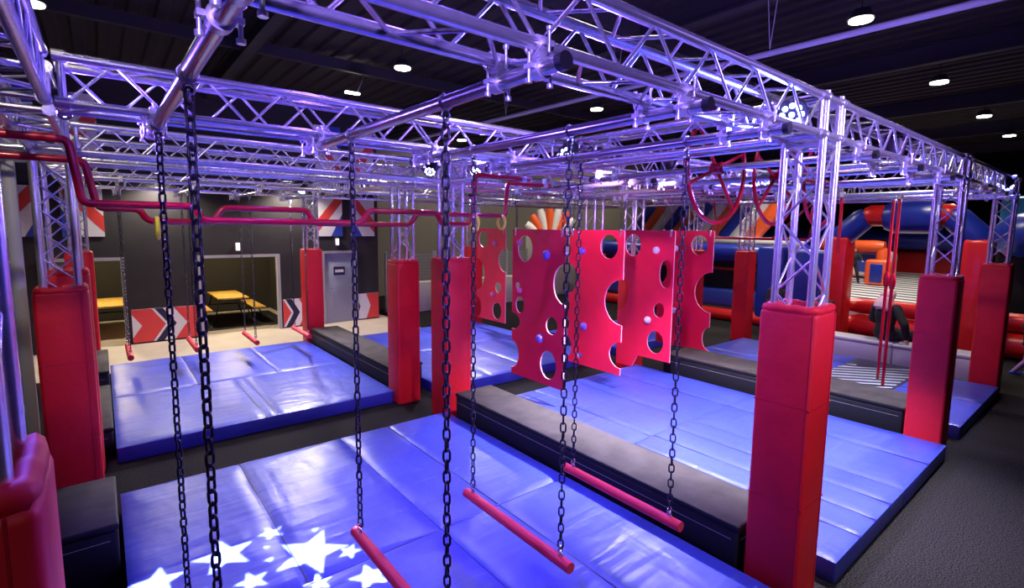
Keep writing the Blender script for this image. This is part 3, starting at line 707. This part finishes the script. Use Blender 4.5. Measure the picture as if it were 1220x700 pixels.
# ------------------------------------------------------------------ ceiling downlights
down = []
def downlight(x, y, label, light=True):
    t = thing('ceiling_downlight', (x, y, 5.5), label, 'ceiling lamp', 'round warm ceiling downlights')
    b = MB(); b.tube((0, 0, .02), (0, 0, .14), .16, 24, r2=.10); b.build('housing', M['blackplastic'], t)
    b = MB(); b.tube((0, 0, .0), (0, 0, .02), .135, 24); b.build('diffuser', M['lamp'], t)
    b = MB(); b.tube((0, 0, .14), (0, 0, .55), .012, 6); b.build('drop_rod', M['blackplastic'], t)
    if light: spot('downlight_and_fill_beam', (x, y, 5.46), (x, y, 0), P_DOWN, WARM, 120, .7, .13)
downlight(4.32, 8.46, 'bright downlight left of centre over back left mats')
downlight(7.97, 2.61, 'large bright downlight at the top right, crossed by a long conduit')
downlight(12.3, 2.66, 'downlight at right, second along the right roof row')
downlight(16.6, 2.67, 'downlight at right, third along the right roof row')
downlight(20.4, 2.69, 'downlight at right edge, smallest of the right roof row')
downlight(9.2, 8.3, 'downlight seen through trusses above the centre')
downlight(14.2, 8.31, 'small downlight seen through the trusses above the red hoops')
downlight(9.2, 14.0, 'added downlight of the rear roof row, in truss gaps left of centre')  # rear pair added to light the cream low walls
downlight(14.2, 14.0, 'added downlight of the rear roof row, in truss gaps above the hole boards')
downlight(-.5, 9.16, 'downlight at the top left corner, partly out of frame')
# warm fill spots without fixtures, a few on the downlight grid, the rest added
for x, y, k, aim, ang in ((3.6, 2.61, .12, (3.6, 3.2, 0), 120), (3.6, -3.1, 1.6, (4.2, 1.5, 1.3), 50), (-.8, -3.1, .25, (-.8, 0, 0), 120), (-.8, 2.6, .6, (.5, 6.0, 3.0), 60),
                          (19.5, 5.5, 1.8, (19.5, 6.0, 0), 120), (16.6, 7.0, 2.0, (16.0, 7.6, 0), 120), (12.4, 7.0, .8, (12.9, 5.2, .6), 90), (20, 14, 1.6, (20, 18.5, 2.5), 120), (11.5, 14.5, 1.2, (11.5, 18.5, 2.6), 120)):
    spot('downlight_and_fill_beam', (x, y, 5.46), aim, P_DOWN*k, WARM, ang, .7, .13)
t = thing('strip_lamp', (4.31, 10.72, 5.5), 'small strip lamp hung at an angle left of the bright downlight', 'ceiling lamp')
b = MB(); b.rbox((-.15, -.04, 0), (.15, .04, .04), .01); b.build('housing', M['lamp'], t)
b = MB(); b.tube((.1, 0, .03), (.46, .46, .56), .012, 6); b.build('arm', M['mesh'], t)

# conduit along the roof with its wires
t = thing('roof_conduit', (6.62, 0, 5.0), 'long pale conduit hung under the roof, crossing the top right', 'conduit')
b = MB(); b.tube((.35, -2, 0), (-.12, 13.5, 0), .038, 10); b.build('conduit_tube', M['frame'], t)
for y in (1.0, 3.2, 5.6, 8.4):
    b = MB(); b.path([(.22-.03*y, y, .03), (.14-.03*y, y+.06, 1.05)], .006, 5); b.path([(.22-.03*y, y, .03), (.30-.03*y, y-.06, 1.05)], .006, 5); b.build('hanging_wire', M['mesh'], t)

# ------------------------------------------------------------------ star projector (above the frame) throwing stars on the near mat
LP = Vector((.75, 3.0, 5.2)); AIM = Vector((.80, 3.86, .21)); dax = (AIM-LP).normalized()
ux = dax.cross(Vector((0, 0, 1))).normalized(); uy = dax.cross(ux)
def to_plate(p, D):
    d = Vector(p) - LP; k = D / d.dot(dax); q = d*k; return (q.dot(ux), q.dot(uy))
STARS = [(.60, 4.25, .24, .3, 5), (1.14, 3.89, .31, .9, 5), (.16, 4.20, .20, .1, 5), (.96, 4.35, .115, .5, 5), (1.39, 3.33, .17, .2, 5), (1.38, 3.71, .10, .8, 5), (.70, 3.80, .13, .4, 5), (1.26, 4.17, .05, .2, 3), (1.07, 3.50, .12, .1, 5), (.86, 3.98, .045, .6, 3), (.88, 4.16, .04, .2, 3), (.35, 3.85, .12, .7, 5)]
t = thing('star_projector', LP, 'black star projector hung from the roof above the near bay', 'projector')
Rm = Matrix((ux, uy, dax)).transposed().to_4x4(); D = .30
cu = bpy.data.curves.new('gobo', 'CURVE'); cu.dimensions = '2D'; cu.fill_mode = 'BOTH'; cu.extrude = .0005
def spl2(pts):
    s = cu.splines.new('POLY'); s.points.add(len(pts)-1); s.use_cyclic_u = True
    for p, q in zip(s.points, pts): p.co = (q[0], q[1], 0, 1)
spl2([(.12*math.cos(2*PI*i/40), .12*math.sin(2*PI*i/40)) for i in range(40)])
for sx, sy, r, a, n in STARS:
    pts = []
    for k in range(2*n):
        rr = r*.93 if k % 2 == 0 else r*(.40 if n == 5 else .33); an = a + PI*k/n
        pts.append(to_plate((sx + rr*math.cos(an), sy + rr*math.sin(an)*1.05, .205), D))
    spl2(pts)
tmp = bpy.data.objects.new('tmp', cu); COL.objects.link(tmp); dg = bpy.context.evaluated_depsgraph_get()
me = bpy.data.meshes.new_from_object(tmp.evaluated_get(dg)); bpy.data.objects.remove(tmp); bpy.data.curves.remove(cu)
me.materials.clear(); me.materials.append(M['dark']); t.matrix_world = Matrix.Translation(LP) @ Rm
put('star_plate', me, t, (0, 0, D))
b = MB()
n = 24; A = [(.121*math.cos(2*PI*i/n), .121*math.sin(2*PI*i/n)) for i in range(n)]
V = [(x, y, z) for z in (-.15, D+.01) for x, y in A]; b.add(V, [(i, (i+1) % n, n+(i+1) % n, n+i) for i in range(n)], True); b.add([(x, y, -.15) for x, y in A], [tuple(range(n))])
b.build('housing', M['dark'], t)
b = MB(); b.tube((0, .1, -.05), Vector((0, .1, -.05)) + (Rm.to_3x3().inverted() @ Vector((0, 0, .80))), .02, 8); b.build('mount', M['blackplastic'], t)
spot('star_beam', LP, AIM, P_GOBO, (1, .97, 1), 60, .1, .001)

# ------------------------------------------------------------------ beyond the rig: bench, inflatables, far soft play
for k, (y0, y1, lab) in enumerate(((1.62, 3.0, 'lilac grey padded bench section beside the last two red columns'), (3.0, 4.4, 'lilac grey padded bench section under the seated person in black'), (4.4, 5.62, 'lilac grey padded bench section at left, near distant red column'))):
    t = thing('padded_bench', (12.35, y0, 0), lab, 'bench', 'lilac padded bench sections')
    b = MB(); b.rbox((.02, .005, 0), (.5, y1-y0-.005, .42), .02, 2); b.build('bench_body', M['bench'], t)
    b = MB(); b.rbox((0, .003, .42), (.52, y1-y0-.003, .50), .025, 2); b.build('bench_lid', M['bench'], t)

def sausage(b, p, q, r, n=16, bands=0, mi=0):
    p = Vector(p); q = Vector(q); k = max(6, int((q-p).length/.25)); pts = [p + (q-p)*(i/k) for i in range(k+1)]
    def rad(t):
        e = min(t, 1-t)*k; s = 1 if e >= 1 else .80+.20*e
        return r*s*(1 + (.03*math.sin(t*k*PI) if bands else 0))
    b.path(pts, rad, n, mi=mi)
# arch
t = thing('inflatable_arch', (14.5, 3.45, 0), 'red and blue inflatable entrance arch beyond the lilac bench', 'inflatable')
for y in (-1.28, 1.32):
    b = MB(); b.rbox((-.28, y-.24, 0), (.28, y+.24, 2.62), .09, 4); b.build('pillar', M['infr'], t)
    s = -1 if y < 0 else 1
    b = MB(); sausage(b, (0, y+.06*s, 2.55), (0, y-.52*s, 3.15), .27); b.build('blue_corner', M['infb'], t)
b = MB(); sausage(b, (0, .85, 3.13), (0, .25, 3.13), .25); b.build('top_tube', M['infr'], t)
b = MB(); sausage(b, (0, -.85, 3.13), (0, -.45, 3.13), .25); b.build('top_tube', M['infr'], t)
b = MB(); sausage(b, (-.02, .42, 3.10), (-.02, -.62, 3.10), .38); b.build('top_bulge', M['infb'], t)
# red front rails
for z, r, lab in ((.31, .29, 'low red inflatable rail behind the bench'), (.82, .20, 'upper red inflatable rail behind the bench')):
    b = MB(); sausage(b, (15.4, .2, z), (15.4, 4.75, z), r, 16, 1); tag(b.build('inflatable_rail', M['infr']), lab, 'inflatable', kind='thing')
# striped bed
t = thing('inflatable_bed', (15.9, 0, 0), 'sloping white inflatable bed with navy stripes beyond the arch', 'inflatable')
b = MB(); b.add([(0,2.7,0),(9,2.7,0),(9,6.8,0),(0,6.8,0),(0,2.7,.75),(9,2.7,1.15),(9,6.8,1.15),(0,6.8,.75)], [(0,3,2,1),(4,5,6,7),(0,1,5,4),(1,2,6,5),(2,3,7,6),(3,0,4,7)]); b.build('bed', M['infw'], t)
for k in range(17):
    b = MB(); u = .15 + k*.5; z = .75+.40*u/9+.004
    b.add([(u, 2.75, z), (u+.22, 2.75, z+.010), (u+.57, 6.75, z+.028), (u+.35, 6.75, z+.018)], [(0,1,2,3)]); b.build('stripe', M['navy'], t)
b = MB(); sausage(b, (0, 6.9, .80), (9, 6.9, 1.2), .12); b.build('edge_tube', M['info'], t)
t = thing('inflatable_obstacle', (22.6, 7.2, 1.07), 'orange and white inflatable obstacle with blue panels far behind the arch', 'inflatable')
b = MB(); b.rbox((-.6, -1.5, 0), (.6, .9, .95), .15, 3); b.build('obstacle_body', M['infw'], t)
for y in (-1.35, -.2, .75):
    b = MB(); sausage(b, (-.7, y, .1), (-.7, y, 1.1), .20); b.build('post', M['info'], t)
b = MB(); sausage(b, (-.72, -1.4, 1.15), (-.72, .9, 1.15), .22); b.build('top_roll', M['info'], t)
b = MB(); b.box((-.62, -1.1, .2), (-.60, -.5, .85)); b.box((-.62, .1, .2), (-.60, .5, .85)); b.build('blue_panel', M['blue'], t)
t = thing('inflatable_pillow', (20.4, 5.55, .965), 'small red framed blue inflatable post right of the climbing poles', 'inflatable')
b = MB(); b.rbox((-.2, -.35, 0), (.2, .35, .85), .1, 3); b.build('frame_cushion', M['info'], t)
b = MB(); b.rbox((-.24, -.18, .08), (-.16, .18, .72), .04, 2); b.build('blue_cushion', M['infb'], t)
b = MB(); b.rbox((25.3, -.6, 0), (26.2, 9.4, 2.0), .15, 3); tag(b.build('inflatable_wall', M['infr']), 'far red inflatable end wall beyond the striped bed', 'inflatable', kind='thing')
b = MB(); sausage(b, (24.9, -.6, 2.45), (24.9, 12, 2.45), .38, 16, 1); tag(b.build('inflatable_tube', M['infb']), 'far blue inflatable tube across the back of the striped bed', 'inflatable', kind='thing')
# netted inflatable side on the left of the arch
t = thing('inflatable_pen', (15.0, 6.0, 0), 'blue walled inflatable pen with dark net behind the distant red column', 'inflatable')
b = MB(); sausage(b, (0, .6, 2.05), (0, 8.2, 2.05), .27, 16, 1); b.build('top_tube', M['infb'], t)
b = MB(); b.box((.1, .5, .9), (.14, 8.2, 1.85)); b.build('net', M['dark'], t)
b = MB(); b.box((.06, .6, 1.52), (.10, 8.2, 1.60)); b.build('net_band', M['padseam'], t)
b = MB(); b.rbox((-.1, .5, .40), (.5, 8.2, .95), .10, 3); b.build('base_wall', M['blue'], t)
b = MB(); sausage(b, (-.2, .4, .18), (-.2, 8.2, .18), .18, 16, 1); b.build('floor_tube', M['infr'], t)
b = MB(); b.rbox((-.35, .2, 0), (.35, .95, 2.32), .12, 3); b.build('end_pillar', M['infb'], t)
b = MB(); b.rbox((-.1, -1.1, 0), (.3, .2, 2.25), .12, 3); b.build('end_panel', M['infb'], t)
# big slide behind
t = thing('inflatable_slide', (18.5, 9.95, 0), 'tall striped red white and blue inflatable slide behind the pen', 'inflatable')
cols = ('infb', 'info', 'infw', 'infb', 'info', 'infb', 'infw', 'info', 'infb', 'infw', 'info')
for k, c in enumerate(cols):
    y = 3.6 - k*.52
    b = MB(); sausage(b, (0, y+.9, 2.2), (0, y-.35, 3.75), .27); b.build('slide_rib', M[c], t)
b = MB(); b.rbox((-.1, -2.6, 0), (1.2, 5.2, 2.3), .2, 3); b.build('slide_base', M['infb'], t)
b = MB(); sausage(b, (-.2, -2.8, 2.35), (-.2, 5.2, 2.35), .16); b.build('slide_rail', M['infw'], t)
t = thing('inflatable_tower', (14.8, 15.7, 0), 'fan striped orange and white inflatable tower seen above hole board', 'inflatable')
for k in range(7):
    a = math.radians(25 + k*20); b = MB(); sausage(b, (-.7*math.cos(a)*.3, .3*math.cos(a), 2.4), (1.1*math.cos(a)*-.75, 1.1*math.cos(a)*.75, 2.4+1.25*math.sin(a)), .17); b.build('fan_rib', M[('infw', 'info')[k % 2]], t)
b = MB(); b.rbox((-.8, -.8, 0), (.8, .8, 2.5), .15, 3); b.build('tower_base', M['cream'], t)
# right edge inflatables
t = thing('inflatable_cone', (19.0, 2.0, 0), 'pointed blue inflatable tube at the right edge, behind last column', 'inflatable')
b = MB(); b.path([(0, .95-.11*i, 2.45+.03*i) for i in range(24)], lambda s: .06 + .52*min(1, s*3.2), 18); b.build('cone_tube', M['infb'], t)
b = MB(); b.rbox((.6, -2.6, 2.85), (1.2, .6, 3.75), .1, 3); b.build('teal_panel', M['inft'], t)
b = MB(); b.rbox((.2, -2.2, 0), (.8, .55, 2.4), .1, 3); b.build('support_wall', M['block'], t)
t = thing('grey_step', (17.2, -.2, 0), 'dark striped inflatable step at the right edge by the red rail', 'inflatable')
b = MB(); b.rbox((0, -1.6, 0), (1.6, 1.0, 1.1), .12, 3); b.build('step_body', M['mesh'], t)
# white soft play bar and net panels past the end of the back wall
for k, (x0, x1, lab) in enumerate(((7.0, 8.8, 'cream low wall left of centre behind the red columns'), (8.8, 10.9, 'cream low wall seen between centre column and hole board'), (10.9, 13.0, 'cream low wall seen through the holes of nearest board'))):
    b = MB(); b.rbox((x0+.01, 14.6, 0), (x1-.01, 14.9, .98), .03, 2); tag(b.build('low_wall', M['cream']), lab, 'low wall', 'cream low walls', 'thing')
    t = thing('net_screen', ((x0+x1)/2, 15.1, 0), 'grey slatted screen standing behind the ' + lab.split(' wall ')[0] + ' wall, ' + ('left', 'middle', 'right')[k] + ' one', 'screen', 'grey slatted screens')
    w = (x1-x0)/2-.04
    b = MB()
    for j in range(9): b.box((-w, 0, .95+j*.105), (w, .02, 1.03+j*.105))
    b.build('slats', M['mesh'], t)
    for s in (-1, 0, 1): 
        b = MB(); b.box((s*w-.03, -.03, 0), (s*w+.03, .03, 1.95)); b.build('post', M['frame'], t)

# ------------------------------------------------------------------ people
def capsule_body(chains, vox=.011, smooth=4):
    """one continuous surface from tapered limbs: chains of (point, radius)"""
    b = MB()
    for ch in chains:
        for (p, r), (q, s) in zip(ch[:-1], ch[1:]): b.tube(p, q, r if not hasattr(r, '__len__') else max(r), 12, s if not hasattr(s, '__len__') else max(s))
        for p, r in ch: b.ball(p, r, 12, 8)
    me = b.mesh('body_raw', M['skin']); o = bpy.data.objects.new('tmp_body', me); COL.objects.link(o)
    md = o.modifiers.new('r', 'REMESH'); md.mode = 'VOXEL'; md.voxel_size = vox
    sm = o.modifiers.new('s', 'SMOOTH'); sm.iterations = smooth; sm.factor = .5
    dg = bpy.context.evaluated_depsgraph_get(); out = bpy.data.meshes.new_from_object(o.evaluated_get(dg)); bpy.data.objects.remove(o); bpy.data.meshes.remove(me)
    out.polygons.foreach_set('use_smooth', [True]*len(out.polygons)); return out
def hand(w, f, up, side, s=1.0):
    """palm and five separate bent fingers from the wrist w along f; side points to the thumb"""
    w, f, up, side = (Vector(v) for v in (w, f, up, side)); f.normalize(); side = (side - f*side.dot(f)).normalized(); up = f.cross(side)
    C = [[(w, .026*s), (w+f*.045*s, (.034*s, .034*s, .022*s)), (w+f*.085*s, (.036*s, .036*s, .02*s))]]
    for k, L in enumerate((.070, .080, .074, .058)):
        o = w + f*.09*s + side*(.030-.020*k)*s; d = f + side*(.12-.08*k)
        C.append([(o, .0095*s), (o+d*L*.5*s, .009*s), (o+d*L*.8*s-up*.014*s, .008*s), (o+d*L*s-up*.030*s, .007*s)])
    C.append([(w+f*.03*s+side*.03*s, .012*s), (w+f*.055*s+side*.058*s, .0105*s), (w+f*.085*s+side*.066*s, .009*s)])
    return C
def person(loc, rz, label, J, hairs, top='jacket', leg='trousers', foot='shoeblack', scale=1.0, face=True, hair_mat='hairdark', hood=None):
    """J: joints in metres, facing -Y before rotation"""
    t = thing('person', loc, label, 'person', rz=rz); t.scale = (scale,)*3
    V = lambda k: Vector(J[k])
    hd = V('head')
    up = (hd - V('neck')).normalized(); fw = Vector(J.get('face', (0, -1, 0))).normalized(); sd = up.cross(fw)*-1
    torso = [(V('pelvis'), (.145, .12, .11)), (V('waist'), (.125, .10, .10)), (V('chest'), (.155, .115, .12)), ((V('chest')+V('neck'))/2 + Vector((0, 0, .02)), (.12, .09, .06)), (V('neck'), .055)]
    chains = [torso, [(V('neck'), .052), (hd - up*.06, .05)], [(hd, (.074, .088, .098)), (hd - up*.055 + fw*.022, (.055, .06, .055))]]
    chains.append([(hd + fw*.088 - up*.008, .014), (hd + fw*.104 - up*.028, .015)])        # nose
    for s in (-1, 1): chains.append([(hd + sd*s*.076 - up*.015, (.012, .018, .028)), (hd + sd*s*.080 - up*.03, .012)])
    arms, legs, feet = [], [], []
    for s in 'LR':
        arms.append([(V('sh'+s), .062), (V('el'+s), .044), (V('wr'+s), .029)])
        legs.append([(V('hip'+s), .090), (V('kn'+s), .060), (V('an'+s), .040)])
        an = V('an'+s); td = Vector(J.get('toe'+s, (0, -1, 0))).normalized()
        feet.append([(an - Vector((0, 0, .03)) - td*.03, .040), (an + td*.07 - Vector((0, 0, .045)), .038), (an + td*.15 - Vector((0, 0, .055)), .030)])
        fdir = V('wr'+s) - V('el'+s)
        for c in hand(V('wr'+s), fdir, (0, 0, 1), J.get('thumb'+s, (0, -1, .3))): chains.append(c)
    chains += arms + legs + feet
    body = put('body', capsule_body(chains), t)
    def grow(ch, d): return [[(p, tuple(x+d for x in r) if hasattr(r, '__len__') else r+d) for p, r in c] for c in ch]
    cut = [[a[0], a[1], (a[1][0] + (a[2][0]-a[1][0])*.93, a[2][1]+.004)] for a in arms]
    jk = grow([torso[:4] + [(V('neck')-up*.01, .055)]] + cut, .022)
    o = put('jacket', capsule_body(jk, .015), t); o.data.materials.clear(); o.data.materials.append(M[top])
    tr = grow([[(V('pelvis'), (.14, .115, .10))]] + [[(V('pelvis'), .10), (V('hip'+s), .09)] for s in 'LR'] + [[l[0], l[1], (l[1][0] + (l[2][0]-l[1][0])*.95, l[2][1])] for l in legs], .016)
    o = put('trousers', capsule_body(tr, .015), t); o.data.materials.clear(); o.data.materials.append(M[leg])
    for fch in feet:
        o = put('shoe', capsule_body(grow([fch], .012), .012), t); o.data.materials.clear(); o.data.materials.append(M[foot])
    hb = []
    for h in hairs:
        hb.append([(hd + sd*p[0] + fw*p[1] + up*p[2], r) for p, r in h])
    o = put('hair', capsule_body(hb, .012, 3), t); o.data.materials.clear(); o.data.materials.append(M[hair_mat])
    if face:
        for s in (-1, 1):
            b = MB(); b.ball(hd + sd*s*.031 + fw*.083 + up*.008, .011, 8, 6); b.build('eye', M['eye'], t)
            b = MB(); b.path([hd + sd*s*.016 + fw*.092 + up*.030, hd + sd*s*.034 + fw*.090 + up*.034, hd + sd*s*.05 + fw*.076 + up*.028], .005, 5); b.build('eyebrow', M['hairdark'], t)
        b = MB(); b.path([hd + sd*-.024 + fw*.083 - up*.062, hd + fw*.092 - up*.060, hd + sd*.024 + fw*.083 - up*.062], .006, 6); b.build('mouth', M['lip'], t)
    return t
def seated(lean=.05, spread=.14, arm='lap'):
    J = dict(pelvis=(0, 0, .58), waist=(0, -.01, .74), chest=(0, -lean*.5, .93), neck=(0, -lean, 1.13), head=(0, -lean-.03, 1.27),
        hipL=(.10, -.02, .56), hipR=(-.10, -.02, .56), knL=(spread, -.44, .56), knR=(-spread, -.44, .56), anL=(spread, -.46, .10), anR=(-spread, -.46, .10),
        shL=(.19, -lean*.8, 1.05), shR=(-.19, -lean*.8, 1.05), elL=(.26, -.10, .80), elR=(-.26, -.10, .80), wrL=(.13, -.32, .68), wrR=(-.13, -.32, .68), thumbL=(-1, 0, .4), thumbR=(1, 0, .4))
    if arm == 'out': J.update(elR=(-.40, .02, .80), wrR=(-.42, -.02, .56), thumbR=(1, 0, 0), elL=(.30, -.04, .80), wrL=(.2, -.30, .66))
    return J
long_hair = [[((0, -.012, .03), (.108, .112, .105)), ((0, -.06, -.05), (.118, .075, .09)), ((0, -.075, -.16), (.145, .065, .07)), ((0, -.08, -.24), (.15, .055, .06))]] + [[((s*.07, 0, .0), .035), ((s*.088, -.02, -.12), .036), ((s*.09, -.03, -.20), .03)] for s in (-1, 1)]
short_hair = [[((0, -.018, .035), (.082, .092, .080)), ((0, -.05, -.01), (.078, .055, .07))]]
person((12.66, 3.24, -.012), math.radians(62), 'person in black jacket with long pale pink hair seated on lilac bench, back turned', seated(.02, .16, 'out'), long_hair, scale=1.14, face=True, hair_mat='hairblond')
person((13.35, 5.70, .17), math.radians(-62), 'dark haired man in black sitting behind nearest red column, face towards camera', seated(.06, .14), short_hair, scale=1.0)
person((13.3, 4.70, -.02), math.radians(95), 'person in black half hidden behind nearest red column truss', seated(.04, .14), short_hair, scale=1.02)
for (x, y, w, lab) in ((13.42, 5.72, .63, 'dark low seat cube under the dark haired man'), (13.2, 4.70, .42, 'dark low seat cube under person half hidden by truss')):
    b = MB(); b.rbox((x-.22, y-.25, 0), (x+.22, y+.25, w), .03, 2); tag(b.build('seat_cube', M['block']), lab, 'seat', kind='thing')
stand = dict(pelvis=(0, 0, .92), waist=(0, 0, 1.06), chest=(0, -.01, 1.26), neck=(0, -.02, 1.46), head=(0, -.04, 1.60), hipL=(.10, 0, .88), hipR=(-.10, 0, .88), knL=(.17, -.06, .48), knR=(-.15, -.02, .48), anL=(.27, .06, .09), anR=(-.20, .02, .09),
    shL=(.19, -.01, 1.38), shR=(-.19, -.01, 1.38), elL=(.30, -.08, 1.15), elR=(-.30, -.04, 1.14), wrL=(.30, -.28, 1.08), wrR=(-.32, -.10, .92), thumbL=(-1, 0, .3), thumbR=(1, -.3, 0))
person((20.6, 6.35, .96), math.radians(-60), 'small dark clothed child climbing on the striped bed beyond the arch', stand, short_hair, scale=.72)
walk = dict(stand); walk.update(knL=(.10, -.20, .50), anL=(.10, -.02, .14), knR=(-.10, .06, .48), anR=(-.10, .30, .16))
person((13.75, 1.18, -.02), math.radians(20), 'child in purple leggings and blue shoes running at the right edge', walk, long_hair, scale=.70, leg='purple', foot='shoe', hair_mat='hairdark')
